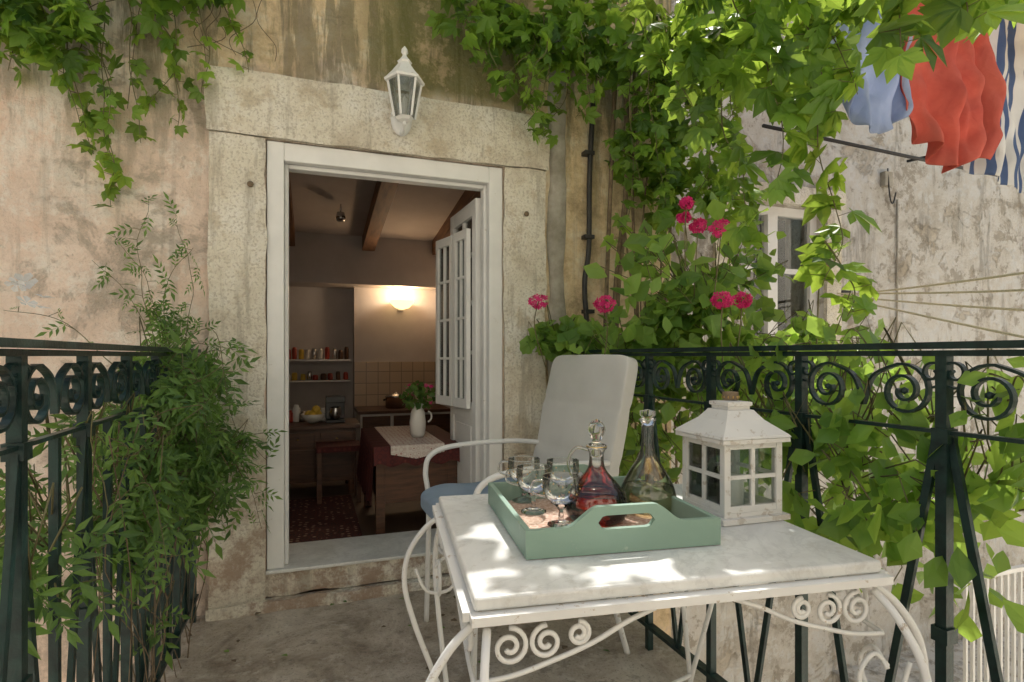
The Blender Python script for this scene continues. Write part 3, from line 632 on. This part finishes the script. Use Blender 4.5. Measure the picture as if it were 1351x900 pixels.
cloth('coral_shirt',[(0,3.24,3.66),(.3,3.20,3.78),(.65,3.16,3.92),(.85,3.18,3.94),(1,3.24,3.84)],-.62,3.3,lambda u:2.20+.16*max(0,.35-u)+.05*math.sin(u*8+1)+.08*max(0,u-.75),'shirtr',4.1,.05)
cloth('striped_towel',[(0,3.86,4.6),(.5,3.82,4.6),(1,3.78,4.55)],-.55,3.2,lambda u:2.07+.14*(1-u),'strip',8.7,.04)
cloth('yellow_cloth',[(0,3.95,4.4),(1,4.0,4.4)],-.78,3.3,lambda u:2.90-.04*u,'yelc',2.7,.03)
b=MB(); b.tube(smoothpath([(2.0,-.6,3.27),(3.3,-.6,3.23),(5.5,-.6,3.3)],8),.004,'rope',6); b.obj('laundry_line')
b=MB(); b.tube([(3.4,.62,2.86),(5.0,.60,2.80),(6.2,.55,2.74)],.014,'cable',8)
for x in (3.9,5.2): b.bar((x,.8,2.86),(x,.6,2.84),.02,.02,'cable')
b.tube(smoothpath([(4.9,.76,2.75),(4.9,.74,2.5),(4.95,.75,2.45),(5.0,.76,2.55)],6),.006,'cable',6); b.obj('iron_wall_bar')
b=MB(); b.tube([(5.05,.785,2.5),(5.05,.785,1.2)],.008,'cement',8); b.box((4.86,.75,2.6),(4.95,.799,2.72),'cement'); b.obj('electric_conduit')
b=MB(); a=Vector((4.41,.78,1.645)); b.box((4.36,.75,1.62),(4.46,.799,1.67),'cable')
for q in ((3.3,-1.2,1.56),(3.3,-1.2,1.47),(3.25,-1.25,1.36),(3.2,-1.3,1.21)):
    e=Vector(q); e2=a+(e-a)*1.9; mid_=(a+e2)/2-Vector((0,0,.05)); b.tube(smoothpath([a+Vector((rnd(-.2,.3),0,rnd(-.05,.05))),mid_,e2],8),.007,'rope',6)
b.obj('clothes_line')
b=MB()
for i in range(14): b.bar((4.5+i*.075,-.1,-1.5),(4.5+i*.075,-.1,-.45),.02,.02,'wpaint')
b.bar((4.45,-.1,-.44),(5.55,-.1,-.44),.04,.03,'wpaint'); b.bar((4.45,-.1,-1.4),(5.55,-.1,-1.4),.03,.03,'wpaint'); b.box((4.3,-.3,-2.6),(6.5,.8,-1.52),'old'); b.obj('white_balustrade')
b=MB(); b.box((3.2,.7,-.75),(3.55,.799,-.4),'cement'); b.box((3.22,.69,-.73),(3.53,.6995,-.42),'steel'); b.obj('meter_box',None,.006)
# ------------------------------------------------------------------ foliage
def tmpl_palm(angs,Ls,w=.24):
    vs=[(0,0,0)];fs=[]
    for a,L in zip(angs,Ls):
        a=math.radians(a); ca,sa=math.cos(a),math.sin(a); o=len(vs)
        for x,y,z in ((.28*L,w*.62*L,.02),(.62*L,w*L,.0),(L,0,-.16*L),(.5*L,0,-.03*L),(.62*L,-w*L,.0),(.28*L,-w*.62*L,.02)):
            vs.append((x*ca-y*sa,x*sa+y*ca,z-.04*abs(a)))
        fs+=[(0,o+3,o+2,o+1,o),(0,o+5,o+4,o+2,o+3)]
    return np.array(vs),fs
T_CREEP=tmpl_palm((-82,-42,0,42,82),(.6,.88,1,.88,.6))
T_OVAL=tmpl_palm((0,),(1,),.33)
def tmpl_pin():
    vs=[];fs=[]
    for i,(x0,a,L) in enumerate([(0,55,.34),(0,-55,.34),(.22,52,.36),(.22,-52,.36),(.42,45,.34),(.42,-45,.34),(.58,0,.46)]):
        a=math.radians(a);o=len(vs)
        for x,y,z in ((0,0,0),(.4*L,.16*L,.01),(L,0,-.06),(.45*L,0,-.01),(.4*L,-.16*L,.01)):
            vs.append((x0+x*math.cos(a)-y*math.sin(a),x*math.sin(a)+y*math.cos(a),z-.12*x0*x0))
        fs+=[(o,o+3,o+2,o+1),(o,o+4,o+2,o+3)]
    o=len(vs); vs+=[(-.15,.006,0),(-.15,-.006,0),(.6,-.004,-.04),(.6,.004,-.04)]; fs.append((o,o+1,o+2,o+3))
    return np.array(vs),fs
T_PIN=tmpl_pin()
def tmpl_ger():
    vs=[(0,0,-.06)];fs=[];n=18
    for i in range(n+1):
        a=-2.75+5.5*i/n; r=.52*(1+.09*math.cos(a*8)); vs.append((r*math.cos(a)+.1,r*math.sin(a),.05*math.cos(a*4)+.04))
    for i in range(n): fs.append((0,i+1,i+2))
    return np.array(vs),fs
T_GER=tmpl_ger()
def tmpl_petal():
    vs=[(0,0,0)];fs=[]
    for k in range(5):
        a=k*2*math.pi/5;o=len(vs)
        for da,r in((-.45,.8),(0,1.0),(.45,.8)): vs.append((r*math.cos(a+da),r*math.sin(a+da),.25))
        fs.append((0,o,o+1,o+2))
    return np.array(vs),fs
T_PET=tmpl_petal()
class Leaves(MB):
    def leaf(s,t,p,tip,nrm,size,k):
        x=Vector(tip).normalized(); z=Vector(nrm); z=z-x*z.dot(x)
        if z.length<1e-4:z=x.orthogonal()
        z.normalize(); y=z.cross(x); A=np.array([x,y,z])*size
        s.v.append(t[0]@A+np.array(p)); o=s.n; s.n+=len(t[0]); i=s.mi(k)
        for f in t[1]: s.f.append([q+o for q in f]); s.m.append(i); s.sm.append(False)
def rv(): return Vector((random.gauss(0,1),random.gauss(0,1),random.gauss(0,1))).normalized()
def rleaf(L,t,p,size,k,face=(0,-.5,.6),droop=.5,spread=.75):
    n=(Vector(face)+rv()*spread); tip=rv(); tip.z-=droop; L.leaf(t,p,tip,n,size*rnd(.6,1.25),k)
def fill(L,t,c,rad,n,size,k,thr=-.12,freq=3.2,face=(0,-.5,.6),droop=.5,stems=0):
    c=Vector(c);cnt=0;tries=0
    while cnt<n and tries<n*6:
        tries+=1; q=rv()*(random.random()**.45); p=c+Vector((q.x*rad[0],q.y*rad[1],q.z*rad[2]))
        if noise.noise(p*freq)<thr: continue
        if p.y>-.03 and p.x<2.14: continue
        if p.y>.75: continue
        rleaf(L,t,p,size,k,face,droop); cnt+=1
        if stems and cnt%stems==0:
            L.tube([p,p+rv()*.06+Vector((0,.02,.08)),c+(p-c)*.5],.002,'stem',4)
def strand(L,t,pts,step,size,k,r=.003,face=(0,-.6,.5),droop=.7,spreadr=.05,bark='stem'):
    P=smoothpath(pts,10); P=[p+Vector(noise.noise_vector(p*6))*.03 for p in P]
    L.tube(P,[r*(1-.6*i/len(P)) for i in range(len(P))],bark,5); acc=0
    for i in range(1,len(P)):
        acc+=(P[i]-P[i-1]).length
        while acc>step:
            acc-=step; o=rv()*spreadr; o.z=abs(o.z)*.3; q=P[i]+o
            if q.y>-.02 and q.x<2.14: q.y=-.03
            L.tube([P[i],q],.0012,'stem',3); rleaf(L,t,q,size,k,face,droop)
L=Leaves()
def canopy(x0,x1,y0,y1,z0,z1,n,thr):
    c=0;tr=0
    while c<n and tr<n*8:
        tr+=1; p=Vector((rnd(x0,x1),rnd(y0,y1),rnd(z0,z1)))
        if noise.noise(Vector((p.x*2.6,p.y*2.6,1.7)))<thr: continue
        rleaf(L,T_CREEP,p,.11,'vine',(0,0,1),.15,.6); c+=1
canopy(.2,2.8,-1.6,-.1,2.95,3.25,340,-.0)
for i in range(6):
    y=-.25-i*.4; L.tube(smoothpath([(-1,y,3.1),(.6,y+rnd(-.1,.1),3.05),(1.8,y+rnd(-.1,.1),3.12),(3,y,3.1)],6),.009,'bark',6)
fill(L,T_CREEP,(1.35,-.22,2.76),(.75,.18,.22),300,.085,'vine')
fill(L,T_CREEP,(2.1,-.35,2.62),(.55,.30,.36),380,.09,'vine')
fill(L,T_CREEP,(2.7,-.45,2.74),(.5,.3,.18),110,.09,'vine')
fill(L,T_CREEP,(1.85,-.20,2.1),(.22,.16,.5),240,.085,'vine')
fill(L,T_CREEP,(2.2,-.3,1.95),(.25,.2,.35),110,.085,'vine')
for i in range(18):
    x=rnd(.9,2.4); z1=2.75; L_=rnd(.3,.6)+(.5 if 1.6<x<2.1 else 0)
    y=rnd(-.35,-.08); strand(L,T_CREEP,[(x,y,z1),(x+rnd(-.1,.1),y-.05,z1-L_*.5),(x+rnd(-.12,.12),y-.03,z1-L_)],.04,.075,'vine')
for q in range(8):
    x=1.66+q*.06; L.tube(smoothpath([(x,-.08,-.2),(x+rnd(-.05,.05),-.1,.6),(x+rnd(-.08,.08),-.09,1.3),(x+rnd(-.08,.08),-.1,2.0),(x+rnd(-.1,.1),-.15,2.8)],8),rnd(.004,.012),'bark',6)
def site_strand(a,step,size,**k):
    strand(L,T_CREEP,[S(*q) for q in a],step,size,'vine',face=tuple(-F*.5+Vector((0,0,.4))),**k)
site_strand([(.60,1.9,2.6),(.78,1.85,2.2),(.86,1.8,1.9),(.82,1.75,1.62)],.038,.095)
site_strand([(.78,2.0,2.6),(.95,1.9,2.1),(1.02,1.85,1.8),(1.05,1.8,1.5),(1.0,1.8,1.35)],.034,.10)
site_strand([(.70,2.1,2.5),(.75,2.0,2.0),(.82,1.95,1.65),(.80,1.9,1.5)],.036,.095)
site_strand([(1.20,1.8,2.5),(1.28,1.6,2.18),(1.27,1.55,2.02)],.030,.11)
site_strand([(1.5,1.7,2.5),(1.48,1.6,2.15)],.030,.11)
site_strand([(1.0,1.6,2.5),(1.05,1.5,2.05),(1.02,1.5,1.9)],.032,.11)
site_strand([(.85,1.9,2.5),(.95,1.8,2.25),(1.03,1.8,2.15),(1.05,1.7,1.9)],.030,.095)
site_strand([(.4,2.2,2.6),(.5,2.1,2.35),(.62,2.1,2.15),(.66,2.0,1.9)],.034,.085)
site_strand([(1.0,1.8,1.5),(1.08,1.75,1.35),(1.02,1.7,1.25)],.034,.085)
site_strand([(.9,1.9,2.5),(.98,1.8,2.1),(.95,1.75,1.85)],.032,.095)
fill(L,T_CREEP,S(.80,1.95,2.25),(.28,.3,.2),130,.095,'vine',-.05,5)
fill(L,T_CREEP,S(1.25,1.7,2.24),(.40,.2,.06),60,.10,'vine',-.05,5)
fill(L,T_CREEP,(-.80,-.22,2.45),(.30,.18,.26),200,.075,'vine',-.05,5)
fill(L,T_CREEP,(-.40,-.18,2.64),(.4,.14,.15),130,.075,'vine',-.05,5)
for x,zb in ((-.9,2.2),(-.72,2.05),(-.60,1.72),(-.55,1.80),(-.48,2.0),(-.38,2.15),(-.3,2.05),(-.2,2.2),(-.1,2.35),(-.8,2.3),(-.65,1.95)):
    strand(L,T_CREEP,[(x-.1,-.1,2.8),(x-.04,-.1,2.55),(x+rnd(-.06,.06),-.09,(2.55+zb)/2),(x+rnd(-.05,.05),-.06,zb)],.042,.065,'vine',spreadr=.035)
for q in range(9):
    x=rnd(-.6,.1); L.tube(smoothpath([(x,-.03,2.75),(x+rnd(-.05,.05),-.04,2.6),(x+rnd(-.1,.1),-.03,2.5),(x+rnd(-.14,.14),-.03,rnd(2.1,2.4) if x<-.25 else 2.43)],6),.0018,'bark',4)
L.obj('virginia_creeper')
# jasmine on left railing
L=Leaves()
J=dict(face=(.3,-.6,.5),droop=.7)
fill(L,T_PIN,(-.28,-.42,.96),(.17,.38,.22),400,.135,'jas',-.08,5,stems=8,**J)
fill(L,T_PIN,(-.19,-.30,.76),(.14,.27,.27),240,.135,'jas',-.08,5,stems=8,**J)
fill(L,T_PIN,(-.29,-.80,.78),(.12,.42,.26),200,.13,'jas',-.02,5,stems=6,**J)
fill(L,T_PIN,(-.33,-1.20,.74),(.12,.35,.24),130,.12,'jas',.02,5,stems=5,**J)
fill(L,T_PIN,(-.30,-.6,.42),(.10,.45,.18),50,.12,'jas',.02,5,stems=4,**J)
fill(L,T_PIN,(-.36,-.12,1.30),(.08,.07,.16),40,.10,'jas',-.05,6,**J)
for i in range(24):
    y=rnd(-1.3,-.1)
    p0=Vector((-.28,y,rnd(.7,1.1))); p1=p0+Vector((rnd(-.15,.2),rnd(-.12,.12),rnd(.03,.15))); p2=p0+Vector((rnd(-.25,.32),rnd(-.2,.15),rnd(-.35,.1))); p2.y=min(p2.y,-.05)
    strand(L,T_PIN,[p0,p1,p2],.05,.10,'jas',.002,face=(.3,-.5,.6),spreadr=.03)
for e in ((-.44,-.08,1.75),(-.34,-.08,1.70),(-.54,-.1,1.62),(-.28,-.08,1.58),(-.62,-.12,1.5),(.02,-.12,.68),(.06,-.15,.78),(.0,-.1,.9)):
    e=Vector(e); p0=Vector((-.30,-.2,1.0 if e.z>1 else .8)); strand(L,T_PIN,[p0,(p0+e)/2+Vector((rnd(-.10,.08),0,rnd(0,.1))),e],.055,.085,'jas',.0018,face=(.3,-.6,.5),spreadr=.03,droop=.3)
for i in range(26):
    y=rnd(-1.3,-.05); L.tube(smoothpath([(-.28+rnd(-.04,.04),y,0),(-.28+rnd(-.08,.08),y+rnd(-.2,.2),.3),(-.28+rnd(-.08,.08),min(-.03,y+rnd(-.25,.25)),.6),(-.28+rnd(-.08,.08),min(-.03,y+rnd(-.25,.25)),.95)],6),rnd(.0012,.0028),'bark',5)
for q in range(6):
    p=Vector((-.60,-.7,1.29))+rv()*.05; L.leaf(T_PET,p,rv(),Vector((.3,-.6,.5))+rv()*.5,.028,'wpetal')
strand(L,T_PIN,[(-.36,-.7,1.1),(-.5,-.7,1.22),(-.64,-.7,1.27)],.08,.07,'jas',.0018)
L.obj('jasmine_bush')
# geraniums beyond the right railing
L=Leaves(); G=dict(face=tuple(-F*.55+Vector((0,0,.6))),droop=.2)
fill(L,T_GER,S(.62,2.65,1.05),(.42,.25,.42),320,.085,'ger',-.2,4,stems=6,**G)
fill(L,T_GER,S(1.0,2.5,1.15),(.40,.3,.42),260,.09,'ger',-.15,4,stems=6,**G)
fill(L,T_GER,S(.25,2.8,1.16),(.24,.10,.13),90,.085,'ger',-.2,5,stems=7,**G)
fill(L,T_GER,S(1.35,2.5,1.1),(.30,.3,.30),100,.085,'ger',-.1,4,stems=5,**G)
fill(L,T_OVAL,S(.85,2.5,1.36),(.5,.3,.46),340,.10,'ger',-.1,4,stems=5,**G)
fill(L,T_OVAL,S(.75,2.3,.7),(.35,.25,.40),180,.08,'ger',-.05,4,stems=5,**G)
fill(L,T_GER,S(.55,2.75,.55),(.25,.2,.35),110,.08,'ger',-.15,4,stems=6,**G)
for r,d,z,m_ in ((.715,2.3,1.748,.7),(.80,2.15,1.608,1.2),(.77,2.32,1.66,.8),(.77,2.05,1.325,1.1),(.86,2.1,1.33,1),(1.10,2.0,1.455,1.1),(.38,2.3,1.335,1.2),(.12,2.55,1.37,1.1),(.72,2.35,1.70,.7)):
    c=S(r,d,z); rad=rnd(.030,.036)*m_
    for k in range(44):
        q=rv(); q.z*=.75; L.leaf(T_PET,c+q*rad,rv(),q+rv()*.3,.014,'petal')
    L.tube(smoothpath([c,c-Vector((rnd(-.02,.02),0,.12)),c-Vector((rnd(-.05,.05),-.03,.3))],5),.0025,'stem',5)
L.obj('geranium_plant')
# vine on the right railing
L=Leaves(); Q=dict(face=tuple(-F*.55-R*.2+Vector((0,0,.5))),droop=.6)
fill(L,T_OVAL,(1.44,-1.66,.86),(.10,.28,.22),190,.08,'rail',-.15,6,stems=4,**Q)
fill(L,T_OVAL,(1.48,-1.95,.84),(.12,.28,.26),150,.07,'rail',-.1,6,stems=4,**Q)
fill(L,T_OVAL,(1.55,-1.40,.86),(.15,.30,.24),150,.085,'rail',-.1,6,stems=4,**Q)
fill(L,T_OVAL,(1.9,-1.35,1.05),(.3,.30,.16),90,.08,'rail',-.05,5,stems=4,**Q)
fill(L,T_OVAL,(2.3,-1.2,.55),(.4,.4,.30),80,.08,'rail',-.05,4,stems=4,**Q)
for i in range(22):
    y=rnd(-2.2,-1.3); p0=Vector((1.45,y,rnd(.9,1.18))); p2=p0+Vector((rnd(-.10,.3),rnd(-.2,.2),rnd(-.35,.15)))
    strand(L,T_OVAL,[p0,(p0+p2)/2+Vector((0,0,.06)),p2],.04,.068,'rail',.0022,face=tuple(-F*.5+Vector((0,0,.5))),spreadr=.035)
L.obj('railing_vine')
L=Leaves()
fill(L,T_OVAL,(.80,.68,.89),(.10,.08,.07),90,.05,'jas',-1)
for q in range(90):
    w_=rv(); L.leaf(T_OVAL,Vector((.80,.68,.885))+Vector((w_.x*.09,w_.y*.07,w_.z*.065)),rv(),rv(),.05,'jas')
for k in range(14): p=Vector((.80,.68,.90))+Vector((rv().x*.09,rv().y*.07,rv().z*.06)); L.leaf(T_PET,p,rv(),rv(),.014,'petal')
for k in range(5): L.tube([(.80,.68,.66),(.80+rnd(-.06,.06),.68+rnd(-.05,.05),.9)],.002,'stem',4)
L.obj('flower_bouquet')
L=Leaves()
for k in range(70):
    p=Vector((rnd(-.25,1.35),rnd(-2.2,-.08),.012)); L.leaf(T_OVAL,p,Vector((rnd(-1,1),rnd(-1,1),.05)),Vector((rnd(-.2,.2),rnd(-.2,.2),1)),rnd(.015,.04),random.choice(('bark','jas','stem')))
L.obj('fallen_leaves')
# ------------------------------------------------------------------ light
az,el=math.radians(36),math.radians(57)
s=Vector((math.sin(az)*math.cos(el),math.cos(az)*math.cos(el),math.sin(el)))
sl=bpy.data.lights.new('sun','SUN'); sl.energy=5; sl.angle=math.radians(.5); sl.color=(1,.965,.91)
so=bpy.data.objects.new('sun',sl); so.rotation_euler=s.to_track_quat('Z','Y').to_euler(); scene.collection.objects.link(so)
w=bpy.data.worlds.new('World'); scene.world=w; w.use_nodes=True; nt=w.node_tree
sk=nt.nodes.new('ShaderNodeTexSky'); sk.sky_type='NISHITA'; sk.sun_disc=False; sk.sun_elevation=el; sk.sun_rotation=az; sk.dust_density=7; sk.air_density=2.2; sk.ozone_density=1.0
nt.links.new(sk.outputs[0],nt.nodes['Background'].inputs[0]); nt.nodes['Background'].inputs[1].default_value=.15
pl=bpy.data.lights.new('sconce_bulb','POINT'); pl.energy=8; pl.color=(1,.72,.46); pl.shadow_soft_size=.05; po=bpy.data.objects.new('sconce_bulb',pl); po.location=(1.07,3.04,1.76); scene.collection.objects.link(po)
# ------------------------------------------------------------------ camera
cam=bpy.data.cameras.new('camera'); cam.lens=19.72; cam.sensor_width=36; cam.shift_y=.0148; cam.clip_end=500; cam.clip_start=.02
co=bpy.data.objects.new('camera',cam); co.location=CAM; co.rotation_euler=(math.radians(90),0,-math.atan2(F.x,F.y)); scene.collection.objects.link(co); scene.camera=co
scene.view_settings.view_transform='Standard'; scene.view_settings.look='None'; scene.view_settings.exposure=0
